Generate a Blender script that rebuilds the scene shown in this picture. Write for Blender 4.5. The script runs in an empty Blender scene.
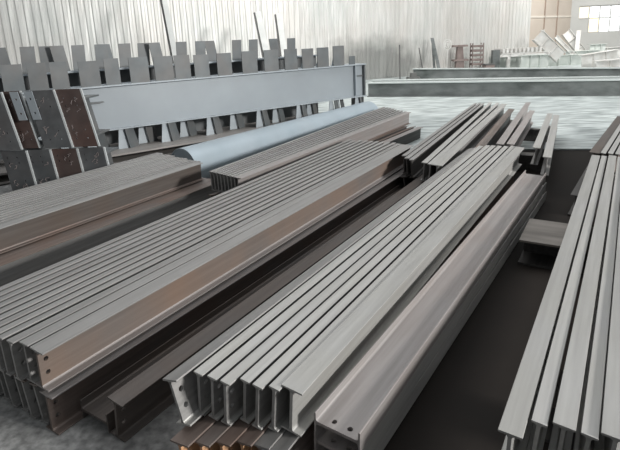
import bpy, bmesh, math, random
from mathutils import Vector, Matrix
random.seed(7)
S = bpy.context.scene
C = S.collection
PI = math.pi

# ------------------------------------------------------------------ camera
PITCH, ROLL, EYE = math.radians(14), math.radians(2.6), 1.7
fwd = Vector((0, math.cos(PITCH), -math.sin(PITCH)))
up0 = Vector((0, math.sin(PITCH), math.cos(PITCH)))
r0 = Vector((1, 0, 0))
right = r0*math.cos(ROLL) - up0*math.sin(ROLL)
up = r0*math.sin(ROLL) + up0*math.cos(ROLL)
cam = bpy.data.objects.new('camera', bpy.data.cameras.new('camera'))
C.objects.link(cam)
m = Matrix.Identity(4)
for i in range(3):
    m[i][0], m[i][1], m[i][2] = right[i], up[i], -fwd[i]
m.translation = (0, 0, EYE)
cam.matrix_world = m
cam.data.sensor_width = 36
cam.data.lens = 500/620*36
cam.data.shift_y = -60/620
cam.data.clip_end = 200
S.camera = cam

# ------------------------------------------------------------------ world, lights, exposure
W = bpy.data.worlds.new('hall_daylight'); S.world = W; W.use_nodes = True
bg = W.node_tree.nodes['Background']
bg.inputs[0].default_value = (0.93, 0.97, 1.0, 1)
bg.inputs[1].default_value = 0.25

def area(name, loc, target, sx, sy, power, col=(1, 1, 1)):
    l = bpy.data.lights.new(name, 'AREA'); l.shape = 'RECTANGLE'; l.size = sx; l.size_y = sy
    l.energy = power; l.color = col
    o = bpy.data.objects.new(name, l); C.objects.link(o)
    o.location = loc
    o.rotation_euler = (Vector(target)-Vector(loc)).to_track_quat('-Z', 'Y').to_euler()
    return o
area('skylight', (1.5, 8.0, 9.5), (1.5, 7.5, 0), 14, 8, 560, (0.98, 0.99, 1.0))
area('side_daylight', (14.5, -3.2, 5.2), (0, 3.5, 0), 2.2, 1.6, 2700, (1.0, 0.985, 0.96))
area('skylight', (1, 14, 8.5), (3, 22, 1.5), 22, 4, 1150, (1.0, 0.985, 0.96))
area('end_wall_fill', (15, 22, 7.5), (15.5, 30, 1.0), 8, 3, 900, (1.0, 0.98, 0.95))  # added fill lamp brightening the beige and end walls, no real source
S.view_settings.view_transform = 'Standard'
S.view_settings.look = 'None'
S.view_settings.gamma = 1
S.view_settings.exposure = 0.3
try: S.view_settings.use_curve_mapping = False
except Exception: pass

# ------------------------------------------------------------------ helpers
SA, CA = math.sin(math.radians(32)), math.cos(math.radians(32))
def tu(t, u, z=0.0):            # stacking-yard coordinates: t along the beams, u across them
    return Vector((t*SA+u*CA, t*CA-u*SA, z))
def spot(px, py, depth):        # a point straight ahead at a given distance along the view axis
    return Vector((0, 0, EYE)) + depth*(fwd + right*((px-310)/500) - up*((py-165)/500))

def link(name, me, mat=None, parent=None):
    o = bpy.data.objects.new(name, me); C.objects.link(o)
    if mat is not None and not me.materials: me.materials.append(mat)
    if parent is not None: o.parent = parent
    return o
def empty(name, loc=(0, 0, 0), rz=0.0):
    o = bpy.data.objects.new(name, None); C.objects.link(o)
    o.location = loc; o.rotation_euler = (0, 0, rz); o.empty_display_size = .1
    return o
def tag(o, label, cat=None, group=None):
    o['label'] = label
    if cat: o['category'] = cat
    if group: o['group'] = group
    return o
def new_mesh(bm, name, smooth=False):
    bmesh.ops.recalc_face_normals(bm, faces=bm.faces)
    me = bpy.data.meshes.new(name); bm.to_mesh(me); bm.free()
    if smooth:
        for p in me.polygons: p.use_smooth = True
    return me
def box(bm, x0, x1, y0, y1, z0, z1, M=None):
    vs = [bm.verts.new((x, y, z)) for z in (z0, z1) for y in (y0, y1) for x in (x0, x1)]
    for f in ((0, 1, 3, 2), (4, 5, 7, 6), (0, 1, 5, 4), (2, 3, 7, 6), (0, 2, 6, 4), (1, 3, 7, 5)):
        bm.faces.new([vs[i] for i in f])
    if M is not None: bmesh.ops.transform(bm, matrix=M, verts=vs)
    return vs
def prism(bm, prof, y0, y1, M=None):      # profile in x,z swept along y
    a = [bm.verts.new((x, y0, z)) for x, z in prof]; b = [bm.verts.new((x, y1, z)) for x, z in prof]
    n = len(prof)
    for i in range(n): bm.faces.new((a[i], a[(i+1) % n], b[(i+1) % n], b[i]))
    bm.faces.new(a); bm.faces.new(b[::-1])
    if M is not None: bmesh.ops.transform(bm, matrix=M, verts=a+b)
def plate(bm, outline, holes, th, M=None):  # outline in x,z with round holes (x,z,r); thickness along y
    edges = []; vs = []
    def loop(pts):
        v = [bm.verts.new((x, 0, z)) for x, z in pts]; vs.extend(v)
        for i in range(len(v)): edges.append(bm.edges.new((v[i], v[(i+1) % len(v)])))
    loop(outline)
    for hx, hz, r in holes:
        loop([(hx+r*math.cos(a*PI/6), hz+r*math.sin(a*PI/6)) for a in range(12)])
    g = bmesh.ops.triangle_fill(bm, use_beauty=True, use_dissolve=False, edges=edges)
    fs = [f for f in g['geom'] if isinstance(f, bmesh.types.BMFace)]
    e = bmesh.ops.extrude_face_region(bm, geom=fs)
    nv = [v for v in e['geom'] if isinstance(v, bmesh.types.BMVert)]
    bmesh.ops.translate(bm, vec=(0, th, 0), verts=nv)
    if M is not None: bmesh.ops.transform(bm, matrix=M, verts=vs+nv)
def tube(bm, pts, r, seg=10, caps=True):
    rings = []
    for i, p in enumerate(pts):
        p = Vector(p)
        d = (Vector(pts[min(i+1, len(pts)-1)])-Vector(pts[max(i-1, 0)])).normalized()
        a = d.orthogonal().normalized() if i == 0 else (rings_a - d*rings_a.dot(d)).normalized()
        rings_a = a
        b = d.cross(a)
        rings.append([bm.verts.new(p+(a*math.cos(2*PI*k/seg)+b*math.sin(2*PI*k/seg))*r) for k in range(seg)])
    for i in range(len(rings)-1):
        for k in range(seg):
            bm.faces.new((rings[i][k], rings[i][(k+1) % seg], rings[i+1][(k+1) % seg], rings[i+1][k]))
    if caps: bm.faces.new(rings[0][::-1]); bm.faces.new(rings[-1])

# ------------------------------------------------------------------ materials
def mat(name, c1, c2, scale=(3, 3, 3), rough=.5, metal=0.0, rust=None, rust_amt=0.0, rnd=0.0, bump=0.0, detail=6,
        rust_scale=2.5, lo=.3, hi=.7, spec=.5, rough2=None):
    M = bpy.data.materials.new(name); M.use_nodes = True
    nt = M.node_tree; N = nt.nodes; K = nt.links
    P = N['Principled BSDF']; P.inputs['Roughness'].default_value = rough; P.inputs['Metallic'].default_value = metal
    P.inputs['Specular IOR Level'].default_value = spec
    tc = N.new('ShaderNodeTexCoord'); mp = N.new('ShaderNodeMapping'); mp.inputs['Scale'].default_value = scale
    K.new(tc.outputs['Object'], mp.inputs[0])
    oi = N.new('ShaderNodeObjectInfo')
    off = N.new('ShaderNodeVectorMath'); off.operation = 'ADD'
    sc = N.new('ShaderNodeMath'); sc.operation = 'MULTIPLY'; sc.inputs[1].default_value = 37.0
    K.new(oi.outputs['Random'], sc.inputs[0]); K.new(mp.outputs[0], off.inputs[0]); K.new(sc.outputs[0], off.inputs[1])
    nz = N.new('ShaderNodeTexNoise'); nz.inputs['Scale'].default_value = 1; nz.inputs['Detail'].default_value = detail
    K.new(off.outputs[0], nz.inputs['Vector'])
    rp = N.new('ShaderNodeValToRGB'); rp.color_ramp.elements[0].position = lo; rp.color_ramp.elements[1].position = hi
    rp.color_ramp.elements[0].color = (*c1, 1); rp.color_ramp.elements[1].color = (*c2, 1)
    K.new(nz.outputs[0], rp.inputs[0]); col = rp.outputs[0]
    if rust:
        n2 = N.new('ShaderNodeTexNoise'); n2.inputs['Scale'].default_value = rust_scale; n2.inputs['Detail'].default_value = 5
        a2 = N.new('ShaderNodeVectorMath'); a2.operation = 'ADD'
        K.new(tc.outputs['Object'], a2.inputs[0]); K.new(sc.outputs[0], a2.inputs[1]); K.new(a2.outputs[0], n2.inputs['Vector'])
        mr = N.new('ShaderNodeMapRange'); mr.inputs[1].default_value = .35; mr.inputs[2].default_value = .7
        mr.inputs[3].default_value = 0; mr.inputs[4].default_value = rust_amt
        K.new(n2.outputs[0], mr.inputs[0])
        mx = N.new('ShaderNodeMixRGB'); mx.inputs[2].default_value = (*rust, 1)
        K.new(mr.outputs[0], mx.inputs[0]); K.new(col, mx.inputs[1]); col = mx.outputs[0]
    if rnd:
        hs = N.new('ShaderNodeHueSaturation')
        r2 = N.new('ShaderNodeMapRange'); r2.inputs[3].default_value = 1-rnd; r2.inputs[4].default_value = 1+rnd
        K.new(oi.outputs['Random'], r2.inputs[0]); K.new(r2.outputs[0], hs.inputs['Value']); K.new(col, hs.inputs['Color'])
        col = hs.outputs[0]
    K.new(col, P.inputs['Base Color'])
    if rough2 is not None:
        rr = N.new('ShaderNodeMapRange'); rr.inputs[3].default_value = rough; rr.inputs[4].default_value = rough2
        K.new(nz.outputs[0], rr.inputs[0]); K.new(rr.outputs[0], P.inputs['Roughness'])
    if bump:
        b = N.new('ShaderNodeBump'); b.inputs['Strength'].default_value = bump; b.inputs['Distance'].default_value = .01
        K.new(nz.outputs[0], b.inputs['Height']); K.new(b.outputs[0], P.inputs['Normal'])
    return M
ST = (40, 1.5, 40)
M_steel = mat('mill_scale_steel', (.23, .226, .22), (.31, .305, .297), ST, .5, .3, rust=(.22, .20, .185), rust_amt=.3, rnd=.10, bump=.15)
M_light = mat('pale_mill_steel', (.33, .325, .315), (.42, .415, .40), ST, .46, .3, rust=(.34, .33, .29), rust_amt=.35, rnd=.08, bump=.15)
M_pink = mat('pinkish_steel', (.26, .243, .235), (.34, .318, .31), ST, .5, .25, rust=(.27, .215, .19), rust_amt=.3, rnd=.08, bump=.15)
M_rust = mat('rust_bloomed_web', (.115, .10, .092), (.155, .134, .122), ST, .6, .15, rust=(.20, .132, .094), rust_amt=.75, rnd=.08, bump=.2, rust_scale=1.6)
M_brown = mat('brown_steel', (.13, .11, .10), (.20, .17, .155), ST, .5, .3, rust=(.17, .10, .07), rust_amt=.5, rnd=.1, bump=.15)
M_dkbrown = mat('dark_brown_steel', (.085, .075, .07), (.13, .115, .105), ST, .5, .3, rust=(.11, .075, .055), rust_amt=.5, rnd=.1, bump=.15)
M_dark = mat('dark_steel', (.055, .052, .05), (.10, .095, .09), ST, .45, .4, rnd=.15, bump=.15)
M_orange = mat('orange_rusted_steel', (.44, .23, .11), (.62, .36, .19), (14, 5, 14), .75, 0, rust=(.20, .13, .09), rust_amt=.7, rnd=.12, bump=.4)
M_blue = mat('blue_grey_primer', (.27, .30, .325), (.31, .345, .37), (1.5, .6, 1.5), .42, .1, rust=(.26, .28, .29), rust_amt=.25, bump=.05)
M_cleat = mat('dark_primer_plate', (.095, .108, .114), (.135, .15, .156), (5, 5, 5), .5, .15, rust=(.17, .14, .12), rust_amt=.35, rnd=.1)
M_cleatl = mat('pale_primer_gusset', (.30, .335, .36), (.38, .42, .445), (5, 5, 5), .45, .1, rnd=.06)
M_plank = mat('dusty_flange', (.24, .225, .21), (.32, .30, .285), (1, 12, 6), .6, .1)
M_pipe = mat('pale_blue_pipe_paint', (.30, .36, .40), (.36, .42, .46), (2, 2, 2), .38, .1, rust=(.25, .28, .30), rust_amt=.25)
M_plate = mat('red_brown_end_plate', (.060, .045, .042), (.105, .078, .07), (7, 7, 7), .55, .2, rust=(.13, .065, .05), rust_amt=.5, rnd=.15)
M_plateg = mat('slate_grey_end_plate', (.070, .076, .080), (.115, .122, .126), (7, 7, 7), .55, .2, rust=(.09, .07, .065), rust_amt=.4, rnd=.15)
M_edge = mat('lit_edge_tone', (.5, .53, .53), (.65, .67, .67), (5, 5, 5), .4, .2)  # pale tone stands in for light on the plates' right edges
M_chalk = mat('chalk_marks', (.20, .17, .165), (.34, .29, .28), (30, 30, 30), .9)

# ------------------------------------------------------------------ structure: floor, slab, walls
def struct(name, bm, m, smooth=False):
    o = link(name, new_mesh(bm, name, smooth), m); o['kind'] = 'structure'; return o

M_floor = mat('oily_dark_floor', (.010, .008, .0065), (.024, .019, .016), (1.2, 1.2, 1.2), .62, 0, rough2=.8, spec=.18, lo=.35, hi=.75, rust=(.075, .075, .075), rust_amt=.0)
# dusty grey worn zone of the floor towards the left, a stain pattern with its own shape
nt = M_floor.node_tree; N = nt.nodes; K = nt.links; P = N['Principled BSDF']
src = P.inputs['Base Color'].links[0].from_socket
tc = N.new('ShaderNodeTexCoord'); sx = N.new('ShaderNodeSeparateXYZ'); K.new(tc.outputs['Object'], sx.inputs[0])
nz = N.new('ShaderNodeTexNoise'); nz.inputs['Scale'].default_value = 1.3; nz.inputs['Detail'].default_value = 8
K.new(tc.outputs['Object'], nz.inputs['Vector'])
ad = N.new('ShaderNodeMath'); ad.operation = 'MULTIPLY_ADD'; ad.inputs[1].default_value = 1.1
K.new(nz.outputs[0], ad.inputs[0]); K.new(sx.outputs['X'], ad.inputs[2])
mr = N.new('ShaderNodeMapRange'); mr.inputs[1].default_value = 0.45; mr.inputs[2].default_value = -.55
mr.inputs[3].default_value = 0; mr.inputs[4].default_value = 1
K.new(ad.outputs[0], mr.inputs[0])
n3 = N.new('ShaderNodeTexNoise'); n3.inputs['Scale'].default_value = 24; n3.inputs['Detail'].default_value = 9
K.new(tc.outputs['Object'], n3.inputs['Vector'])
rp = N.new('ShaderNodeValToRGB'); rp.color_ramp.elements[0].position = .35; rp.color_ramp.elements[1].position = .72
rp.color_ramp.elements[0].color = (.19, .19, .187, 1); rp.color_ramp.elements[1].color = (.42, .42, .41, 1)
K.new(n3.outputs[0], rp.inputs[0])
mx = N.new('ShaderNodeMixRGB'); K.new(mr.outputs[0], mx.inputs[0]); K.new(src, mx.inputs[1]); K.new(rp.outputs[0], mx.inputs[2])
K.new(mx.outputs[0], P.inputs['Base Color'])
bm = bmesh.new(); box(bm, -30, 40, -6, 60, -.1, 0)
struct('floor', bm, M_floor)

# pale worn slab beyond the dark plates: its front edge runs across the yard
M_slab = mat('pale_streaked_slab', (.22, .25, .25), (.60, .65, .635), (2.0, 7.5, 1), .45, 0, lo=.36, hi=.62, detail=9, bump=.2,
             rust=(.40, .44, .44), rust_amt=.5, rust_scale=.9, rough2=.7)
bm = bmesh.new()
a = Vector((-14, 11.45, 0)); b = Vector((26, 2.3, 0))
vs = []
for z in (0, .02):
    for p in ((-14, 10.75), (30, 1.45), (30, 45), (-14, 45)):
        vs.append(bm.verts.new((p[0], p[1], z)))
for f in ((3, 2, 1, 0), (4, 5, 6, 7), (0, 1, 5, 4), (1, 2, 6, 5), (2, 3, 7, 6), (3, 0, 4, 7)): bm.faces.new([vs[i] for i in f])
slab = struct('trim_1', bm, M_slab)

# corrugated sheet wall
def corr(name, A, B, z0, z1, pitch, depth, m, bulge=0):
    A = Vector(A); B = Vector(B); L = (B-A).length; d = (B-A).normalized(); n = Vector((d.y, -d.x, 0))
    bm = bmesh.new(); k = int(L/pitch); cols = []
    zs = [z0+(z1-z0)*i/10 for i in range(11)]
    rr = random.Random(3)
    for i in range(k):
        for fr, off in ((0, 0), (.35, 0), (.5, 1), (.85, 1)):
            s = (i+fr)*pitch
            w = bulge*math.sin(s*1.7)*math.sin(s*.61)
            cols.append([bm.verts.new(A+d*s+n*(off*depth+w*math.sin(z*1.1+s)+rr.uniform(-1, 1)*bulge*.22)+Vector((0, 0, z))) for z in zs])
    for i in range(len(cols)-1):
        for j in range(10): bm.faces.new((cols[i][j], cols[i+1][j], cols[i+1][j+1], cols[i][j+1]))
    o = struct(name, bm, m)
    sd = o.modifiers.new('thickness', 'SOLIDIFY'); sd.thickness = .01
    return o
M_wall = mat('galvanised_sheet', (.54, .55, .53), (.64, .64, .62), (3, 3, .5), .42, .15, lo=.38, hi=.6, bump=.3, detail=8,
             rust=(.53, .48, .44), rust_amt=.45, rust_scale=.55)
# grimy, rubbed patch low on the sheets near the end of the blue girders
nt = M_wall.node_tree; N = nt.nodes; K = nt.links; P = N['Principled BSDF']
src = P.inputs['Base Color'].links[0].from_socket
tc = N.new('ShaderNodeTexCoord')
gc = N.new('ShaderNodeVectorMath'); gc.operation = 'SUBTRACT'; gc.inputs[1].default_value = (2.9, 20.8, .45); K.new(tc.outputs['Object'], gc.inputs[0])
gs = N.new('ShaderNodeVectorMath'); gs.operation = 'MULTIPLY'; gs.inputs[1].default_value = (.42, .25, .85); K.new(gc.outputs[0], gs.inputs[0])
gl = N.new('ShaderNodeVectorMath'); gl.operation = 'LENGTH'; K.new(gs.outputs[0], gl.inputs[0])
gn = N.new('ShaderNodeTexNoise'); gn.inputs['Scale'].default_value = 2.2; gn.inputs['Detail'].default_value = 8; K.new(tc.outputs['Object'], gn.inputs['Vector'])
ga = N.new('ShaderNodeMath'); ga.operation = 'MULTIPLY_ADD'; ga.inputs[1].default_value = .9; K.new(gn.outputs[0], ga.inputs[0]); K.new(gl.outputs['Value'], ga.inputs[2])
gm = N.new('ShaderNodeMapRange'); gm.inputs[1].default_value = 1.75; gm.inputs[2].default_value = 1.05; gm.inputs[3].default_value = 0; gm.inputs[4].default_value = .8
K.new(ga.outputs[0], gm.inputs[0])
mx = N.new('ShaderNodeMixRGB'); mx.inputs[2].default_value = (.19, .195, .185, 1); K.new(gm.outputs[0], mx.inputs[0]); K.new(src, mx.inputs[1])
K.new(mx.outputs[0], P.inputs['Base Color'])
WA = Vector((-13.0, 13.6, 0)); WB = Vector((10.95, 24.75, 0))
corr('wall_back', WA, WB, 0, 7, .21, .035, M_wall, .03)
# beige panelled wall behind, then the grey end wall with the window
M_beige = mat('beige_panels', (.46, .40, .34), (.54, .475, .41), (.5, .5, .5), .6, 0)
M_greyw = mat('grey_rendered_wall', (.44, .44, .42), (.52, .52, .50), (.5, .5, .5), .8, 0)
bm = bmesh.new()
P0 = spot(524, 40, 27.0); P1 = spot(569, 40, 30.5)
dv = Vector((P1.x-P0.x, P1.y-P0.y, 0)); Lb = dv.length; ang = math.atan2(dv.y, dv.x)
Mb = Matrix.Translation((P0.x, P0.y, 0)) @ Matrix.Rotation(ang, 4, 'Z')
box(bm, -1, Lb, 0, .2, 0, 8, Mb)
struct('wall_right', bm, M_beige)
M_seam = mat('panel_seam', (.28, .22, .18), (.33, .26, .21), (1, 1, 1), .6)
M_seaml = mat('panel_rail', (.62, .57, .50), (.68, .63, .56), (1, 1, 1), .6)
for i, s in enumerate((.05, .38, .66)):
    bm = bmesh.new(); box(bm, Lb*s, Lb*s+.07, -.05, 0, 0, 8, Mb); struct('trim_%d' % (i+2), bm, M_seam)
bm = bmesh.new(); box(bm, 0, Lb, -.04, 0, 2.35, 2.45, Mb); struct('trim_5', bm, M_seaml)
# end wall with a real opening
E0 = Vector((P1.x, P1.y+.2, 0)); E1 = spot(760, 40, 30.5); dv = Vector((E1.x-E0.x, E1.y-E0.y, 0)); Le = dv.length
Me = Matrix.Translation(E0) @ Matrix.Rotation(math.atan2(dv.y, dv.x), 4, 'Z')
wx0, wx1 = 0.60, 5.7; wz0, wz1 = 1.37, 2.98
bm = bmesh.new()
box(bm, 0, wx0, 0, .25, 0, 8, Me); box(bm, wx1, Le, 0, .25, 0, 8, Me)
box(bm, wx0, wx1, 0, .25, 0, wz0, Me); box(bm, wx0, wx1, 0, .25, wz1, 8, Me)
struct('wall_end', bm, M_greyw)
M_frame = mat('window_frame_paint', (.42, .42, .40), (.5, .5, .48), (1, 1, 1), .5)
win = empty('window_1'); win['kind'] = 'structure'
bm = bmesh.new()
ncol = 8
for i in range(ncol+1):
    x = wx0+(wx1-wx0)*i/ncol; box(bm, x-.035, x+.035, .08, .16, wz0, wz1, Me)
for z in (wz0+.03, wz0+(wz1-wz0)*.55, wz1-.03): box(bm, wx0, wx1, .075, .165, z-.035, z+.035, Me)
link('window_frame', new_mesh(bm, 'window_frame'), M_frame, win)
def emis(name, c, s):
    M = bpy.data.materials.new(name); M.use_nodes = True
    P = M.node_tree.nodes['Principled BSDF']; P.inputs['Base Color'].default_value = (*c, 1)
    P.inputs['Emission Color'].default_value = (*c, 1); P.inputs['Emission Strength'].default_value = s
    P.inputs['Roughness'].default_value = .15
    return M
M_glass = emis('daylit_frosted_glass', (.93, .97, 1), .95)
M_amber = emis('daylit_amber_pane', (.90, .76, .50), .85)
dx = (wx1-wx0)/ncol; zm = wz0+(wz1-wz0)*.55
for i in range(ncol):
    for j, (za, zb) in enumerate(((wz0, zm), (zm, wz1))):
        if i == 0 and j == 0:
            bm = bmesh.new(); box(bm, wx0, wx0+dx, .1, .14, za, zb, Me); link('boarded_pane', new_mesh(bm, 'boarded_pane'), M_greyw, win); continue
        amber = (i, j) in ((0, 1), (1, 0))
        bm = bmesh.new(); box(bm, wx0+i*dx+.03, wx0+(i+1)*dx-.03, .11, .13, za, zb, Me)
        link('pane', new_mesh(bm, 'pane'), M_amber if amber else M_glass, win)

# ------------------------------------------------------------------ steel beams
BH, BW, TF, TW = .2, .1, .0075, .013
_cache = {}
def flange_mesh(L, sgn, W):
    k = ('f', L, sgn, W)
    if k not in _cache:
        w = W/2; c = .0015; f = .011
        prof = [(-w, -c), (-w+c, 0), (w-c, 0), (w, -c), (w, -TF+c), (w-c, -TF), (TW/2+f, -TF-.0006)]
        prof += [(TW/2+f-f*math.sin(a), -TF-f+f*math.cos(a)) for a in (.5, 1.0, 1.5)]
        half = [(-x, z) for x, z in prof[::-1] if x > 0 and z < -TF]
        prof = prof + half + [(-w+c, -TF), (-w, -TF+c)]
        bm = bmesh.new(); prism(bm, [(x, z*sgn) for x, z in prof], 0, L)
        _cache[k] = new_mesh(bm, 'flange')
    return _cache[k]
def web_mesh(L, holes):
    k = ('w', L, holes)
    if k not in _cache:
        bm = bmesh.new(); h = BH/2-TF-.002
        R = Matrix(((0, -1, 0, TW/2), (1, 0, 0, 0), (0, 0, 1, 0), (0, 0, 0, 1)))  # plate x -> world y, thickness -> -x
        hs = []
        if holes: hs = [(.035, .04, .0115), (.035, -.03, .0115)]
        plate(bm, [(0, -h), (L, -h), (L, h), (0, h)], hs, TW, R)
        _cache[k] = new_mesh(bm, 'web')
    return _cache[k]
# a mesh carries one material, so keep one mesh per (shape, material)
_mm = {}
def with_mat(me, m):
    k = (me.name, m.name)
    if k not in _mm:
        c = me.copy(); c.materials.clear(); c.materials.append(m); _mm[k] = c
    return _mm[k]
protos = {}
def beam(n, f, ztop, roll, mats, label, group, holes=False, z1=None, W=BW):
    """n, f: (t, u) of near and far end of the beam's centre line; ztop: height of the top face"""
    a = tu(n[0], n[1], ztop); b = tu(f[0], f[1], ztop if z1 is None else z1)
    d = b-a; L = round(d.length*20)/20
    key = (L, holes, W, tuple(m.name for m in mats))
    az = math.atan2(-d.x, d.y)
    rot = Matrix.Rotation(az, 4, 'Z') @ Matrix.Rotation(math.asin(d.z/d.length), 4, 'X') @ Matrix.Rotation(math.radians(roll), 4, 'Y')
    base = rot @ Vector((0, 0, -BH))
    if key not in protos:
        o = empty('steel_section')
        tf = link('top_flange', with_mat(flange_mesh(L, 1, W), mats[0]), None, o); tf.location = (0, 0, BH)
        wb = link('web', with_mat(web_mesh(L, holes), mats[1]), None, o); wb.location = (0, 0, BH/2)
        bf = link('bottom_flange', with_mat(flange_mesh(L, -1, W), mats[2]), None, o)
        protos[key] = o
    else:
        src = protos[key]; o = src.copy(); C.objects.link(o)
        for ch in src.children:
            c = ch.copy(); C.objects.link(c); c.parent = o
    o.location = a+base; o.rotation_euler = rot.to_euler()
    tag(o, label, 'steel beam', group)
    return o
ORD = ['first', 'second', 'third', 'fourth', 'fifth', 'sixth', 'seventh', 'eighth', 'ninth', 'tenth', 'eleventh', 'twelfth',
       'thirteenth', 'fourteenth', 'fifteenth', 'sixteenth']
G3 = (M_steel, M_steel, M_steel)

# --- large left-centre stack (rusty front web)
uc = [-2.103, -2.208, -2.286, -2.362, -2.424, -2.488, -2.552, -2.618, -2.684, -2.748, -2.812, -2.876]
for i, u in enumerate(uc):
    far = -2.10 + (i/11)*(-.84)
    n = (1.0 - .02*(i > 1) + .01*random.random(), u); f = (5.65+.06*min(i, 3)/3+.02*random.random(), far)
    lab = ('grey I-beam with rust-orange web at the front of the large left-centre stack, upper layer' if i == 0 else
           'grey I-beam, top layer of the large left-centre stack, %s beam in from its rust-orange front' % ORD[i-1])
    beam(n, f, .42, (3, 0, -2)[min(i, 2)], (M_steel, M_rust if i == 0 else M_steel, M_pink if i == 0 else M_steel),
         lab, 'top layer of the large left-centre stack', holes=i < 3, W=(.1, .072, .056)[i] if i < 3 else .045)
lc = [(-2.088, -2.03), (-2.205, -2.16)] + [(-2.285-.083*k, -2.25-.083*k) for k in range(7)]
for i, (u, fu) in enumerate(lc):
    lab = ('brownish I-beam on the floor directly under the rust-orange front beam of the left-centre stack' if i == 0 else
           'grey I-beam, bottom layer of the large left-centre stack, %s beam in from its front' % ORD[i-1])
    beam((1.0+.01*(i % 2), u), (5.45, fu), .2 if i == 0 else .207, 1 if i == 0 else -9, (M_pink, M_brown, M_brown) if i == 0 else (M_brown, M_steel, M_steel),
         lab, 'bottom layer of the large left-centre stack', holes=True, W=.1 if i == 0 else .07)

# --- two loose beams on the floor between the stacks
beam((1.12, -1.765), (5.75, -1.72), .202, 6, (M_dkbrown, M_dkbrown, M_dkbrown), 'dark brown I-beam standing on the floor between the two big stacks', None, True)
o = beam((1.12, -2.037), (5.70, -1.98), .056, -90, (M_dkbrown, M_dkbrown, M_dkbrown),
     'dark I-beam lying on its side on the floor against the left-centre stack', None, False)

# --- centre stack
dn = [(1.15, -1.425), (1.23, -1.345), (1.235, -1.275), (1.235, -1.208), (1.28, -1.145), (1.275, -1.080), (1.295, -1.016), (1.32, -.952)]
df = [(5.75, -1.385), (5.88, -1.315), (5.92, -1.245), (5.93, -1.185), (5.92, -1.115), (5.93, -1.045), (5.92, -.975), (5.92, -.895)]
dr = [-15, 4, 5, 5, 6, 6, 6, 5]
for i in range(8):
    lab = ('grey I-beam with two bolt holes, leaning outward at the left edge of the centre stack' if i == 0 else
           'pale grey I-beam with full-width flange showing, rightmost upright beam of the centre stack' if i == 7 else
           'pale grey I-beam, top layer of the centre stack, %s beam right of the leaning one' % ORD[i-1])
    beam(dn[i], df[i], .418+.0015*i if i else .415, dr[i], (M_steel, M_steel, M_light) if i == 0 else (M_light, M_light if i == 7 else M_steel, M_light),
         lab, 'top layer of the centre stack', holes=i < 4, W=(.085, .050, .050, .050, .048, .048, .048, .096)[i])
dl = [(1.08, -1.33), (1.12, -1.258), (1.16, -1.19), (1.20, -1.12), (1.22, -1.05), (1.19, -.985)]
for i, (t, u) in enumerate(dl):
    lab = 'dark I-beam with rusted orange web, bottom layer of the centre stack, %s from its left' % ORD[i]
    if i > 3: lab = 'dark grey I-beam jutting out below the centre stack, %s from bottom layer\'s left' % ORD[i]
    beam((t, u), (t+4.6, u+.04), .213, -8, (M_brown if i < 4 else M_steel, M_orange if i < 4 else M_brown, M_brown), lab,
         'bottom layer of the centre stack', holes=True)
side = [(.0, 'grey I-beam lying on its side atop the three-high pile right of the centre stack'),
        (.03, 'grey I-beam lying on its side, middle of three right of the centre stack'),
        (.045, 'grey I-beam lying on its side on the floor, lowest of three beside the centre stack')]
for i, (du, lab) in enumerate(side):
    beam((1.37+.01*i, -.695-.012*i), (5.35+.03*i, -.555+.008*i), .258-.1005*i, 92, (M_light if i else M_pink, M_pink, M_pink), lab,
         'beams lying on their sides beside the centre stack', holes=True, W=.086)

# --- right-hand stack
en = [(1.50, -.206), (1.595, -.130), (1.61, -.056), (1.62, .019), (1.635, .092)]
ef = [(5.86, -.145), (5.85, -.070), (5.87, .003), (5.86, .074), (5.88, .148)]
ez = [.41, .411, .417, .404, .416]; er = [2, 5, 4, 6, 4]
el = ['pale grey I-beam along the left edge of the right-hand stack', 'pale grey I-beam second from the left edge of the right-hand stack',
      'wide pale grey I-beam in the middle of the right-hand stack', 'low narrow-looking I-beam, fourth from the left edge of the right-hand stack',
      'pale grey I-beam cut by the photo\'s right border, rightmost in the right-hand stack']
for i in range(5):
    beam(en[i], ef[i], ez[i], er[i], (M_light, M_light, M_light), el[i], 'right-hand stack', False, W=(.078, .050, .070, .052, .085)[i])

# --- beams beyond the right-hand stack
beam((5.0, -.25), (9.6, .03), .205, 3, (M_dark,)*3, 'dark I-beam poking out low beyond the left of the right-hand stack', 'dark beams beyond the right-hand stack')
beam((5.05, -.13), (9.6, .16), .205, 3, (M_dark,)*3, 'dark low I-beam far right, second beam beyond the right-hand stack', 'dark beams beyond the right-hand stack')
beam((5.95, -.165), (8.6, .06), .413, 4, (M_dkbrown,)*3, 'dark flat-topped I-beam just beyond the far end of the right-hand stack, left edge', None)
for i in range(3):
    beam((5.95, -.085+.065*i), (8.6, .13+.065*i), .415, 9, (M_light, M_brown, M_brown),
         'thin pale I-beam beyond the far end of the right-hand stack, %s from the left' % ORD[i], 'pale beams beyond the right-hand stack', W=.048)

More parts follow.
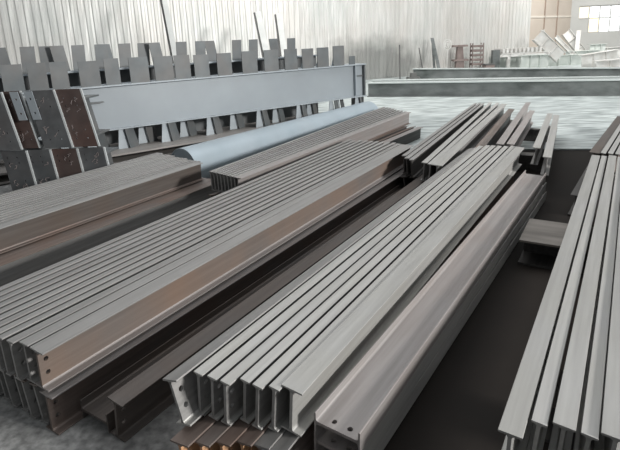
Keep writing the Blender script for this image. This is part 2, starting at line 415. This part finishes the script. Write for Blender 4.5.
# --- far middle bundle, behind the centre stack
def far_bundle(rows, mats, labf, grp, z, roll, W=BW):
    for i, (n, f) in enumerate(rows):
        beam(n, f, z, roll, mats, labf % ORD[i], grp, W=W if not isinstance(W, tuple) else W[i])
far_bundle([((5.10, -1.965), (9.6, -2.275)), ((5.0, -1.895), (9.62, -2.205)), ((4.95, -1.825), (9.58, -2.135))], (M_steel, M_dark, M_dark),
           'narrow dark-sided I-beam behind the centre stack, %s from the far bundle\'s left', 'dark beams of the far middle bundle', .42, -3, .05)
far_bundle([((4.88, -1.655), (9.75, -2.035)), ((4.84, -1.578), (9.75, -1.90)), ((4.82, -1.50), (9.6, -1.765))], (M_light, M_steel, M_steel),
           'pale I-beam behind the centre stack, far middle bundle, %s right of the dark-sided ones', 'pale beams of the far middle bundle', .42, 4, (.058, .058, .10))
beam((5.9, -1.36), (9.4, -1.60), .36, 6, (M_brown, M_dark, M_dark), 'dark sunken I-beam between pale and pinkish beams of the far middle bundle', None)
far_bundle([((6.05, -1.14), (9.9, -1.40)), ((6.08, -1.03), (8.9, -1.19))], (M_pink, M_pink, M_pink),
           'pinkish pale I-beam of the far middle bundle, %s right of the sunken dark beam', 'pinkish beams of the far middle bundle', .42, 4, .085)
far_bundle([((5.98, -.735), (8.65, -.895)), ((5.55, -.575), (8.5, -.79))], (M_light, M_steel, M_steel),
           'short pale I-beam above the dark gap, far middle bundle\'s right side, %s from left', 'short beams of the far middle bundle', .42, 4, .08)
far_bundle([((5.0+.03*i, -1.93+.11*i), (9.6, -2.22+.11*i)) for i in range(5)], (M_dark, M_dark, M_dark),
           'dark I-beam with open end, bottom layer of the far middle bundle, %s from left', 'bottom layer of the far middle bundle', .208, -8)

# --- bundle behind the left-centre stack
for i in range(9):
    lab = ('pinkish I-beam at the right edge of the distant bundle behind the large left-centre stack' if i == 0 else
           'grey I-beam, distant bundle beside the blue pipe, %s in from its pinkish right edge' % ORD[i-1])
    beam((3.62+.01*i, -3.10-.054*i), (8.15+.07*i, -3.05-.085*i), .43, -2 if i else 3, (M_pink, M_pink, M_brown) if i == 0 else (M_steel,)*3,
         lab, 'upper layer of the distant bundle by the pipe', W=.08 if i == 0 else .038)
for i in range(5):
    beam((3.62, -3.03-.11*i), (8.0, -2.79-.13*i), .208, 2 if i == 0 else -12, (M_pink if i == 0 else M_brown, M_dark, M_dark),
         ('dark-webbed I-beam on the floor at the right of the distant bundle behind the left-centre stack' if i == 0 else
          'dark I-beam, bottom layer of the distant bundle by the pipe, %s in from its right' % ORD[i-1]), 'bottom layer of the distant bundle by the pipe')

# --- leftmost stack
for i in range(15):
    lab = ('grey I-beam with broad web facing out, right edge of the leftmost stack\'s top layer' if i == 0 else
           'grey I-beam, top layer of the leftmost stack, %s beam in from its right edge' % ORD[i-1])
    beam((-.4, -3.955-.0665*i), (4.02+.012*i, -3.955-.0645*i), .42, 3 if i == 0 else -2, G3 if i else (M_steel, M_dkbrown, M_brown),
         lab, 'top layer of the leftmost stack', W=.08 if i == 0 else .047)
for i in range(11):
    lab = ('brown-grey I-beam on the floor at the right foot of the leftmost stack' if i == 0 else
           'grey I-beam, bottom layer of the leftmost stack, %s beam in from its right edge' % ORD[i-1])
    beam((-.4, -3.80-.108*i), (4.12, -3.78-.108*i), .207, 3, (M_brown, M_steel, M_brown), lab, 'bottom layer of the leftmost stack')

# ------------------------------------------------------------------ supports under the stacks
M_plinth = mat('worn_concrete_plinth', (.13, .115, .10), (.26, .235, .21), (2, 9, 2), .6, 0, lo=.3, hi=.7, bump=.3)
def plinth(t0, t1, u0, u1, h, name, label, m, cat):
    bm = bmesh.new(); L = u1-u0
    D = t1-t0; c = .03
    prof = [(0, 0), (0, h-c*.4), (c*.4, h), (D-.12, h), (D-.04, h-.025), (D, h-.07), (D, 0)]
    a = [bm.verts.new((0, x, z)) for x, z in prof]; b = [bm.verts.new((L, x, z)) for x, z in prof]
    for i in range(len(prof)): bm.faces.new((a[i], a[(i+1) % len(prof)], b[(i+1) % len(prof)], b[i]))
    bm.faces.new(a); bm.faces.new(b[::-1])
    o = link(name, new_mesh(bm, name), m)
    o.location = tu(t0, u0); o.rotation_euler = (0, 0, -math.radians(32))
    o.rotation_euler[2] += math.radians(0)
    tag(o, label, cat); return o
def skid(t0, w, u0, u1, label):
    o = empty('cross_skid', tu(t0, u0), -math.radians(32)); tag(o, label, 'steel skid', None)
    L = u1-u0; h = .194
    part_ = lambda nm, q, m: link(nm, (lambda b: (box(b, *q), new_mesh(b, nm))[1])(bmesh.new()), m, o)
    part_('top_flange', (0, L, 0, w, h-.015, h), M_plinth)
    part_('web', (0.005, L-.005, w*.45, w*.45+.02, .015, h-.015), M_dark)  # web and bottom flange coloured dark to stand for shade under the top
    part_('bottom_flange', (0, L, 0, w, 0, .015), M_dark)
skid(3.74, .50, -.535, .6, 'wide brown-grey steel skid crossing the dark gap, under the right-hand stack')
skid(2.0, .25, -.2, .5, 'narrow steel skid in the shade under the near end of the right-hand stack')
plinth(6.5, 6.75, -1.30, -.66, .215, 'timber_skid', 'dark timber skid across under the nearer part of the short pale beams', M_dark, 'timber skid')
plinth(8.3, 8.5, -1.35, -.82, .215, 'timber_skid', 'dark timber skid under the far ends of the pinkish beams', M_dark, 'timber skid')

# ------------------------------------------------------------------ pale blue pipe
bm = bmesh.new()
R, r, Lp, sg = .24, .228, 4.7, 48
ra = [[bm.verts.new((rad*math.cos(2*PI*k/sg), y, rad*math.sin(2*PI*k/sg))) for k in range(sg)] for rad, y in ((R, 0), (R, Lp), (r, Lp), (r, 0))]
for i in range(4):
    for k in range(sg): bm.faces.new((ra[i][k], ra[i][(k+1) % sg], ra[(i+1) % 4][(k+1) % sg], ra[(i+1) % 4][k]))
me = new_mesh(bm, 'steel_pipe', True)
pipe = link('steel_pipe', me, M_pipe)
pipe.location = tu(4.25, -4.50, .25); pipe.rotation_euler = (0, 0, -math.radians(32-4.0+8.0))
bm = bmesh.new(); tube(bm, [(0, .01, 0), (0, .03, 0)], r, 48)
link('end_cap', new_mesh(bm, 'end_cap'), M_pipe, pipe)
es = pipe.modifiers.new('edges', 'EDGE_SPLIT'); es.split_angle = math.radians(50)
tag(pipe, 'large smooth pale blue pipe lying between the blue girders and the beam bundles', 'pipe')

# ------------------------------------------------------------------ blue plate girders with cleats
GA = math.radians(54.14)
Gd = Vector((math.sin(GA), math.cos(GA), 0)); Gn = Vector((Gd.y, -Gd.x, 0))
GR = Vector((1.256, 10.836, 0))
Rg = Matrix.Rotation(-(GA-PI/2)*1.0, 4, 'Z')   # local x along girder, local y away from the camera
def girder_root(label, zb, off=0, group=None):
    o = empty('plate_girder', GR - Gn*off + Vector((0, 0, zb)), -(GA-PI/2)); tag(o, label, 'plate girder', group); return o
def part(name, fn, m, parent):
    bm = bmesh.new(); fn(bm); return link(name, new_mesh(bm, name), m, parent)
rc = random.Random(5)
# upper girder: local z 0 = underside of bottom flange
g = girder_root('pale blue plate girder with tall smooth web, resting on tapered supports above the base girder', .48)
Lg = 8.2
part('bottom_flange', lambda b: box(b, -Lg, 0, -.06, .36, 0, .022), M_cleatl, g)
part('web', lambda b: box(b, -Lg, -.05, .02, .045, .022, .668), M_blue, g)
part('top_flange', lambda b: box(b, -Lg, 0, -.06, .36, .668, .69), M_cleatl, g)
part('end_plate', lambda b: box(b, -.05, -.02, -.05, .34, .022, .668), M_cleat, g)
part('end_stiffener', lambda b: box(b, -.30, -.27, -.045, .02, .04, .66), M_blue, g)
for x in (-5.55, -.16):
    def lug(b, x=x):
        plate(b, [(x-.14, .43), (x+.10, .425), (x+.18, .44), (x+.16, .455), (x-.10, .458)], [], .03)
    lg = part('lifting_lug', lug, M_cleat, g); lg.location.y = -.01
def top_cleat(parent, x, z, w, h, y=-.02, depth=.26, lean=0.0, m=M_cleat, ml=M_cleatl):
    cl = part('cleat', lambda b: plate(b, [(x-w/2, z), (x+w/2, z), (x+w/2+lean, z+h), (x-w/2+lean, z+h)], [], .014, Matrix.Translation((0, y, 0))), m, parent)
    def gus(b):
        vs = [(x-.006, y+.014, z), (x-.006, y+depth, z), (x-.006, y+depth*.45, z+h*.92), (x-.006, y+.014, z+h*.92)]
        a = [b.verts.new(v) for v in vs]; c = [b.verts.new((v[0]+.012, v[1], v[2])) for v in vs]
        for i in range(4): b.faces.new((a[i], a[(i+1) % 4], c[(i+1) % 4], c[i]))
        b.faces.new(a); b.faces.new(c[::-1])
    part('gusset', gus, ml, cl)
xs = [-6.53, -6.22, -5.94, -5.53, -5.20, -4.79, -4.39, -4.07, -3.73, -3.30, -2.80, -2.34, -1.90, -1.50, -1.13, -.72]
wd = [.26, .24, .23, .29, .22, .30, .31, .27, .27, .28, .31, .31, .29, .27, .29, .29]
for i, x in enumerate(xs):
    top_cleat(g, x, .69, wd[i], .385+.01*rc.uniform(-1, 1), -.03+.01*rc.random(), .24)
top_cleat(g, -.30, .69, .16, .17, .05, .1)
# base girder on the floor with the tapered cleats that carry the upper one
b0 = girder_root('dusty low base girder on the floor carrying tapered cleats under the tall blue girder', 0.0)
part('bottom_flange', lambda b: box(b, -Lg, .05, -.42, .55, .02, .045), M_plank, b0)
part('web', lambda b: box(b, -Lg, .05, .02, .045, .045, .145), M_plank, b0)
part('top_flange', lambda b: box(b, -Lg, .12, -.42, .55, .145, .17), M_plank, b0)
part('end_plate', lambda b: box(b, .02, .05, -.40, .02, .045, .145), M_cleat, b0)
for i, x in enumerate((-5.95, -5.53, -5.12, -4.74, -4.42, -4.02, -3.62, -3.06, -2.62, -2.14, -1.72, -1.32, -.90, -.58, -.20)):
    H = .31; front = i % 2 == 0
    y = -.04 if front else .16
    def tap(b, x=x, y=y):
        plate(b, [(x-.15, .17), (x+.02, .17), (x-.03, .17+H), (x-.11, .17+H)], [], .014, Matrix.Translation((0, y, 0)))
    cl = part('tapered_cleat', tap, M_cleatl, b0)
    def side_(b, x=x, y=y):
        vs = [(x+.02, y-.05, .17), (x+.20, y+.05, .17), (x+.13, y+.05, .17+H), (x-.03, y-.05, .17+H)]
        a = [b.verts.new(v) for v in vs]; c = [b.verts.new((v[0]-.004, v[1]+.016, v[2])) for v in vs]
        for k in range(4): b.faces.new((a[k], a[(k+1) % 4], c[(k+1) % 4], c[k]))
        b.faces.new(a); b.faces.new(c[::-1])
    part('gusset', side_, M_cleat, cl)
part('end_post', lambda b: box(b, -.10, -.07, -.04, .34, .17, .475), M_cleat, b0)
# rear girders: a lower one and an upper one with paired cleats showing above
r0_ = girder_root('rear dark girder on the floor hidden behind the tall blue girder', 0, .80)
part('web', lambda b: box(b, -Lg, -.6, .10, .13, .03, .66), M_cleat, r0_)
part('bottom_flange', lambda b: box(b, -Lg, -.6, -.05, .30, 0, .03), M_cleat, r0_)
part('top_flange', lambda b: box(b, -Lg, -.6, -.05, .30, .66, .69), M_cleatl, r0_)
r1 = girder_root('rear upper girder whose paired dark cleats stand highest against the white wall', .69, .80)
part('web', lambda b: box(b, -Lg, -.6, .10, .13, .03, .67), M_cleat, r1)
part('bottom_flange', lambda b: box(b, -Lg, -.6, -.05, .30, 0, .03), M_cleat, r1)
part('top_flange', lambda b: box(b, -Lg, -.6, -.05, .30, .67, .70), M_cleatl, r1)
for i, x in enumerate((-6.50, -6.20, -5.92, -5.72, -5.45, -5.12, -4.98, -4.74, -4.38, -4.16, -3.68, -3.36, -3.05, -2.6, -2.16, -1.70, -1.24)):
    y = .0 if i % 2 else .12
    top_cleat(r1, x, .70, .20, .385+.012*(x+3.5)*-.6, y, .12, lean=-.05 if i % 3 == 0 else .02)

# ------------------------------------------------------------------ bracket blocks with end plates at the far left
def bracket(px0, zb, w, h, lean, label, group, holes=(), notch=False, Yd=0.0, m=M_plate):
    X = px0; o = empty('end_plate_block', (X, 6.0+Yd, zb), math.radians(-4)); tag(o, label, 'steel bracket', group)
    k = math.tan(math.radians(lean))
    out = [(0, 0), (w, 0), (w-h*k, h), (-h*k, h)]
    if notch: out = [(0, 0), (w, 0), (w-h*.5*k, h*.5), (w*.55-h*.5*k, h*.5), (w*.55-h*k, h), (-h*k, h)]
    part('end_plate', lambda b: plate(b, out, list(holes), .02), m, o)
    part('plate_edge', lambda b: prism(b, [(w+.0005, 0), (w+.020, 0), (w+.020-h*k, h), (w+.0005-h*k, h)], 0.0, .022), M_edge, o)
    def body(b):
        for zc in (.18, .82):
            zz = h*zc; prism(b, [(.02-zz*k, zz-.01), (w-.02-zz*k, zz-.01), (w-.02-zz*k, zz+.01), (.02-zz*k, zz+.01)], .021, .45)
        prism(b, [(w*.5-.01-h*.18*k, h*.18+.01), (w*.5+.01-h*.18*k, h*.18+.01), (w*.5+.01-h*.82*k, h*.82-.01), (w*.5-.01-h*.82*k, h*.82-.01)], .021, .45)
    part('stub', body, M_cleat, o)
    rr = random.Random(int(px0*1000)+int(h*100))
    for _ in range(7):
        zz = rr.choice((.2, .32, .66, .8))*h+rr.uniform(-.03, .03); xx = rr.uniform(.15, .75)*w-zz*k
        pts = [(xx+rr.uniform(-.022, .022)+.008*j, -.003, zz+.012*j+rr.uniform(-.006, .006)) for j in range(-2, 3)]
        part('chalk_mark', lambda b: tube(b, pts, .0035, 5), M_chalk, o)
    return o
hs = ((.09-.12, .60, .012), (.09-.03, .20, .012))
kk = math.tan(math.radians(10))
def holes_for(w, h): return [(fx*w-fz*h*kk, fz*h, .010) for fx in (.3, .72) for fz in (.15, .3, .72, .85)]
up_lab = ['black end plate cut off by the photo\'s left border, upper row by blue girders',
          'notched dark end plate, upper row, second from the left beside blue girders',
          'dark grey end plate block, upper row, third from left, beside the blue girders',
          'reddish-brown end plate block, upper row, nearest to the pale blue web']
for i, X in enumerate((-3.84, -3.53, -3.22, -2.90)):
    w = .34 if i != 1 else .22
    bracket(X, .565, w, .70, 10, up_lab[i], 'upper row of end plate blocks', holes_for(w, .70), Yd=.05*(i == 1), m=M_plate if i in (1, 3) else M_plateg)
lo_lab = ['black end plate block, lower row, leftmost, half behind the leftmost stack',
          'dark end plate block, lower row, second from the left',
          'dark red-brown end plate block, lower row, third from the left',
          'dark end plate block, lower row, rightmost, just left of the tapered supports']
for i, X in enumerate((-3.72, -3.43, -3.10, -2.77)):
    bracket(X, .0, .31, .545, 6, lo_lab[i], 'lower row of end plate blocks', holes_for(.30, .545), Yd=.02, m=M_plate if i == 2 else M_plateg)
def splice(x, label):
    o = empty('splice_plate', (x, 5.985, .92), math.radians(-4)); tag(o, label, 'steel plate', 'pale bolted splice plates')
    part('plate', lambda b: plate(b, [(0, 0), (.10, 0), (.10-.34*kk, .34), (-.34*kk, .34)], [(.05-.08*kk, .08, .014), (.05-.25*kk, .25, .014)], .012), M_blue, o)
splice(-3.46, 'grey splice plate with two bolt holes leaning left of the third end plate, left one')
splice(-3.29, 'grey splice plate with two bolt holes on the third end plate, right one')

# ------------------------------------------------------------------ long girders across the back
M_back = mat('grey_green_girder', (.06, .07, .067), (.145, .16, .156), (2.2, 5, 5), .55, .1, lo=.35, hi=.65, detail=8, rust=(.20, .21, .21), rust_amt=.5, rust_scale=1.4)
M_backl = mat('pale_girder_flange', (.38, .42, .41), (.50, .54, .53), (.6, 3, 3), .5, 0)  # top flanges get a paler tone than the webs
def long_girder(A, B, h, w, label, seam=True):
    A = Vector(A); B = Vector(B); d = B-A; L = d.length
    o = empty('long_girder', A, math.atan2(d.y, d.x)); tag(o, label, 'steel girder')
    part('bottom_flange', lambda b: box(b, 0, L, 0, w, 0, .025), M_back, o)
    part('web', lambda b: box(b, .02, L, w*.2, w*.2+.02, .025, h-.03), M_back, o)
    part('top_flange', lambda b: box(b, 0, L, 0, w, h-.03, h), M_backl, o)
    return o
long_girder((1.75, 14.6, .02), (15, 9.55, .02), .41, .36, 'long grey-green girder lying across the back, nearest of the three, with pale top edge')
long_girder((2.0, 15.5, .02), (14, 10.9, .02), .40, .3, 'long dark girder close behind the nearest back girder, only its pale top edge showing')
long_girder((4.05, 19.3, .02), (12.8, 12.9, .02), .46, .3, 'furthest long dark girder at the back, in front of the white scrap')
# ------------------------------------------------------------------ things by the back wall
M_white = mat('whitewashed_steel', (.58, .58, .56), (.76, .76, .74), (3, 3, 3), .6, 0, rust=(.42, .38, .34), rust_amt=.5, rnd=.1)
M_pale = mat('pale_green_steel', (.45, .49, .46), (.6, .63, .6), (3, 3, 3), .6, 0, rnd=.1)
M_redb = mat('red_brown_paint', (.15, .115, .105), (.24, .19, .175), (4, 4, 4), .6, 0)
M_dk = mat('charcoal_paint', (.06, .06, .06), (.11, .11, .105), (4, 4, 4), .6, 0)
def ground(px, Y):   # floor point in direction px at distance Y
    p = spot(px, 60, Y/1.0); k = (p.y)
    return Vector((p.x, p.y, .02))
# rack
g0 = ground(472, 21.5); o = empty('bin_rack', g0); tag(o, 'narrow red-brown shelf rack of stacked trays standing before the white wall', 'rack')
part('frame', lambda b: [box(b, x, x+.04, y, y+.04, 0, 1.25) for x in (0, .46) for y in (0, .3)] and None, M_redb, o)
for k in range(6):
    tr = part('tray', lambda b, k=k: (box(b, .03, .47, .0, .32, .12+.19*k, .15+.19*k), box(b, .03, .47, -.01, .01, .15+.19*k, .22+.19*k), box(b, .03, .05, 0, .32, .15+.19*k, .22+.19*k), box(b, .45, .47, 0, .32, .15+.19*k, .22+.19*k)), M_redb, o)
    part('tray_load', lambda b, k=k: [tube(b, [(.10+.1*j, .02, .20+.19*k), (.10+.1*j, .28, .20+.19*k)], .035, 8) for j in range(4)] and None, M_pale if k % 2 else M_white, tr)
# trestle / machine stand
g0 = ground(453, 21.5); o = empty('work_stand', g0); tag(o, 'brown work stand with two cross shelves in front of the white wall', 'stand')
part('post', lambda b: plate(b, [(.12, 0), (.52, 0), (.42, 1.12), (.20, 1.12)], [], .25), M_redb, o)
part('top_plate', lambda b: box(b, .0, .62, -.05, .3, 1.12, 1.2), M_redb, o)
part('shelf', lambda b: box(b, .02, .66, -.06, .3, .52, .6), M_redb, o)
part('foot', lambda b: box(b, .05, .6, -.05, .3, 0, .06), M_dk, o)
# standing fan ring
p = spot(447.5, 45, 21.2); o = empty('pedestal_fan', (p.x, p.y, .02)); tag(o, 'small round pale pedestal fan beside the brown work stand', 'fan')
part('grille', lambda b: [tube(b, [(rr*math.cos(a*PI/9), 0, p.z+rr*math.sin(a*PI/9)*1.25) for a in range(19)], .016, 6) for rr in (.17, .10)] and None, M_white, o)
part('pole', lambda b: tube(b, [(0, .02, 0), (0, .02, p.z-.17)], .015), M_white, o)
part('hub', lambda b: tube(b, [(0, -.03, p.z), (0, .08, p.z)], .05), M_white, o)
part('base', lambda b: tube(b, [(0, 0, 0), (0, 0, .03)], .16, 16), M_white, o)
# leaning rods and poles
def rod(a, b_, r, label, cat, m, name, flat=False):
    A = Vector(a); B = Vector(b_); bm = bmesh.new(); base = A if A.z < B.z else B
    if flat:
        d = (B-A); L = d.length; q = d.to_track_quat('Y', 'Z').to_matrix().to_4x4()
        M0 = Matrix.Translation(A-base) @ q
        box(bm, -r, r, 0, L, -.006, .006, M0); box(bm, r-.012, r, 0, L, -r, -.006, M0)
    else: tube(bm, [A-base, B-base], r)
    o = link(name, new_mesh(bm, name), m); o.location = base; tag(o, label, cat); return o
def floorpt(px, Y): p = spot(px, 70, Y); return Vector((p.x, p.y, .03))
rod(floorpt(441, 20.0), spot(432, 38, 20.95), .07, 'dark bar leaning steeply on the white wall, thickest of the leaning bars', 'steel bar', M_back, 'leaning_bar', True)
rod(floorpt(434.8, 20.35), spot(432.6, 40, 21.25), .05, 'grey bar leaning behind the thickest dark leaning bar', 'steel bar', M_back, 'leaning_bar', True)
rod(floorpt(424, 20.2), spot(419, 48, 20.8), .022, 'thin rod leaning on the white wall, left of the thick dark bars', 'steel rod', M_dk, 'leaning_rod')
rod(floorpt(400, 19.9), spot(399.5, 45, 20.2), .025, 'thin dark rod standing against the grimy part of the wall', 'steel rod', M_dk, 'leaning_rod')
# white angle sections leaning on the left part of the wall
def tall(px0, py0, px1, py1, Y, label, w=.09):
    a = spot(px0, py0, Y); b = spot(px1, py1, Y+.3)
    rod(a + (a-b)*0 , b, w, label, 'steel angle', M_white, 'leaning_angle', True)
M_lean = mat('grey_white_sheet', (.42, .43, .42), (.52, .53, .51), (3, 3, 3), .5, .1)
def ground_from(px1, py1, px0, py0, Y1):
    b = spot(px1, py1, Y1); a = spot(px0, py0, Y1-.8); k = (b.z-.03)/(b.z-a.z); return b+(a-b)*k, b
for (t_, b_, Y, w, lab) in (((163, -8), (175, 54), 13.6, .07, 'tall white angle leaning on the wall behind the blue cleats, leftmost of three'),
                            ((258, 11), (266, 50), 14.9, .08, 'white angle leaning on the wall with a torn top, middle of three'),
                            ((279, 13), (284, 50), 15.2, .08, 'white angle leaning on the wall, rightmost of three behind the cleats')):
    A, B = ground_from(*t_, *b_, Y)
    rod(A, B, w, lab, 'steel angle', M_lean, 'leaning_angle', True)
    # dark strip beside each
    rod(A+Vector((-w*1.5, .05, 0)), B+Vector((-w*1.5, .05, -.05)), .03, lab.replace('white angle', 'dark rod').replace('with a torn top', 'beside the torn-topped angle').replace('tall ', '').replace('of three', 'dark rod'),
        'steel rod', M_dk, 'leaning_rod', False)
# scrap bin / box beams on the right
def boxes(name, label, cat, px, Y, rz, parts_, group=None):
    g0 = ground(px, Y); o = empty(name, g0, rz); tag(o, label, cat, group)
    for nm, dims, m in parts_:
        part(nm, (lambda dd: (lambda b: [box(b, *q) for q in dd] and None))(dims), m, o)
    return o
boxes('box_framework', 'white box-shaped steel frame with dark openings at the back, right of the rack', 'steel frame', 495, 21.5, math.radians(12),
      [('frame', [(0, .10, 0, .1, 0, .78), (1.35, 1.45, 0, .1, 0, .70), (0, 2.6, 0, .1, .60, .70), (0, 2.6, 0, .1, 0, .08), (.62, .74, 0, .1, 0, .7), (2.5, 2.6, 0, .1, 0, .7)], M_white),
       ('back_panel', [(.05, 2.5, .5, .55, 0, .62)], M_pale), ('upright', [(-.12, .22, -.02, .12, 0, .92)], M_back), ('shelf_plate', [(.3, 2.5, 0, .6, .72, .76)], M_white),
       ('slatted_top', [(.35+.2*i, .45+.2*i, 0, .6, .77, .95) for i in range(10)] , M_white)])
boxes('steel_crate', 'low dark crate on the floor at the foot of the red-brown rack', 'crate', 486, 20.9, 0,
      [('body', [(0, .38, 0, .4, 0, .34)], M_redb), ('lid', [(-.02, .40, -.02, .42, .34, .38)], M_dk)])
boxes('scrap_block', 'small dark scrap block with a bent tip at the start of second long girder', 'scrap', 408, 17.2, 0,
      [('body', [(0, .42, 0, .3, 0, .28), (.1, .3, 0, .2, .28, .42)], M_dk)])
boxes('floor_block', 'small dark block on the floor at the foot of the brown stand', 'block', 447, 20.9, 0, [('body', [(0, .2, 0, .2, 0, .12), (.05, .3, 0, .1, .12, .16)], M_dk)])
# heap of white fabricated pieces: each is a bracket-like welded section
def welded(px0, py0, px1, py1, Y, w, d, label, m=M_white, group='white fabricated pieces at the far right'):
    a = spot(px0, py0, Y); b = spot(px1, py1, Y+.2); c = b-a; L = c.length
    o = empty('fabricated_section', a); tag(o, label, 'fabricated steel', group)
    q = c.to_track_quat('X', 'Z').to_matrix().to_4x4(); o.rotation_euler = q.to_euler()
    part('top_flange', lambda b_: box(b_, 0, L, 0, d, w-.02, w), m, o)
    part('bottom_flange', lambda b_: box(b_, 0, L, 0, d, 0, .02), m, o)
    part('web', lambda b_: box(b_, 0.01, L-.01, d*.3, d*.3+.02, .02, w-.02), m, o)
    for k in (.3, .65):
        part('stiffener', lambda b_: box(b_, L*k, L*k+.02, .01, d*.3, .02, w-.02), m, o)
heap = [(534, 40, 557, 62, 22.2, .55, .3, 'broad white tapering section leaning down to the right, foremost of the white heap', M_white),
        (555, 38, 580, 64, 24.6, .18, .2, 'pinkish-white bar leaning left, behind the broad white section', M_white),
        (563, 35, 582, 60, 26.5, .45, .3, 'short cream-white section leaning left near the end wall corner', M_white),
        (548, 68, 583, 66, 23.4, .55, .3, 'grey-white section lying low under the leaning white sections', M_pale),
        (583, 70, 619, 64, 21.2, .62, .3, 'white wedge section lying at the right, in front of the window wall', M_white),
        (592, 60, 640, 57, 27.6, .62, .4, 'long pale section lying below the window', M_white),
        (598, 72, 640, 68, 19.6, .42, .4, 'beige-white plate section at the photo\'s right border', M_white),
        (522, 71, 549, 70, 20.2, .62, .4, 'grey-white section lying left below the broad leaning section', M_pale),
        (566, 64, 600, 62, 24.8, .60, .3, 'pale section lying behind the white wedge', M_pale),
        (578, 62, 581, 32, 26.2, .22, .2, 'short white post standing upright below the window\'s left edge', M_white),
        (590, 59, 606, 58, 26.4, .75, .3, 'pale box section standing right of the short white post', M_pale),
        (541, 30, 546, 64, 25.6, .14, .1, 'thin beige bar standing behind the broad leaning white section', M_white)]
for h in heap: welded(*h[:8], m=h[8])
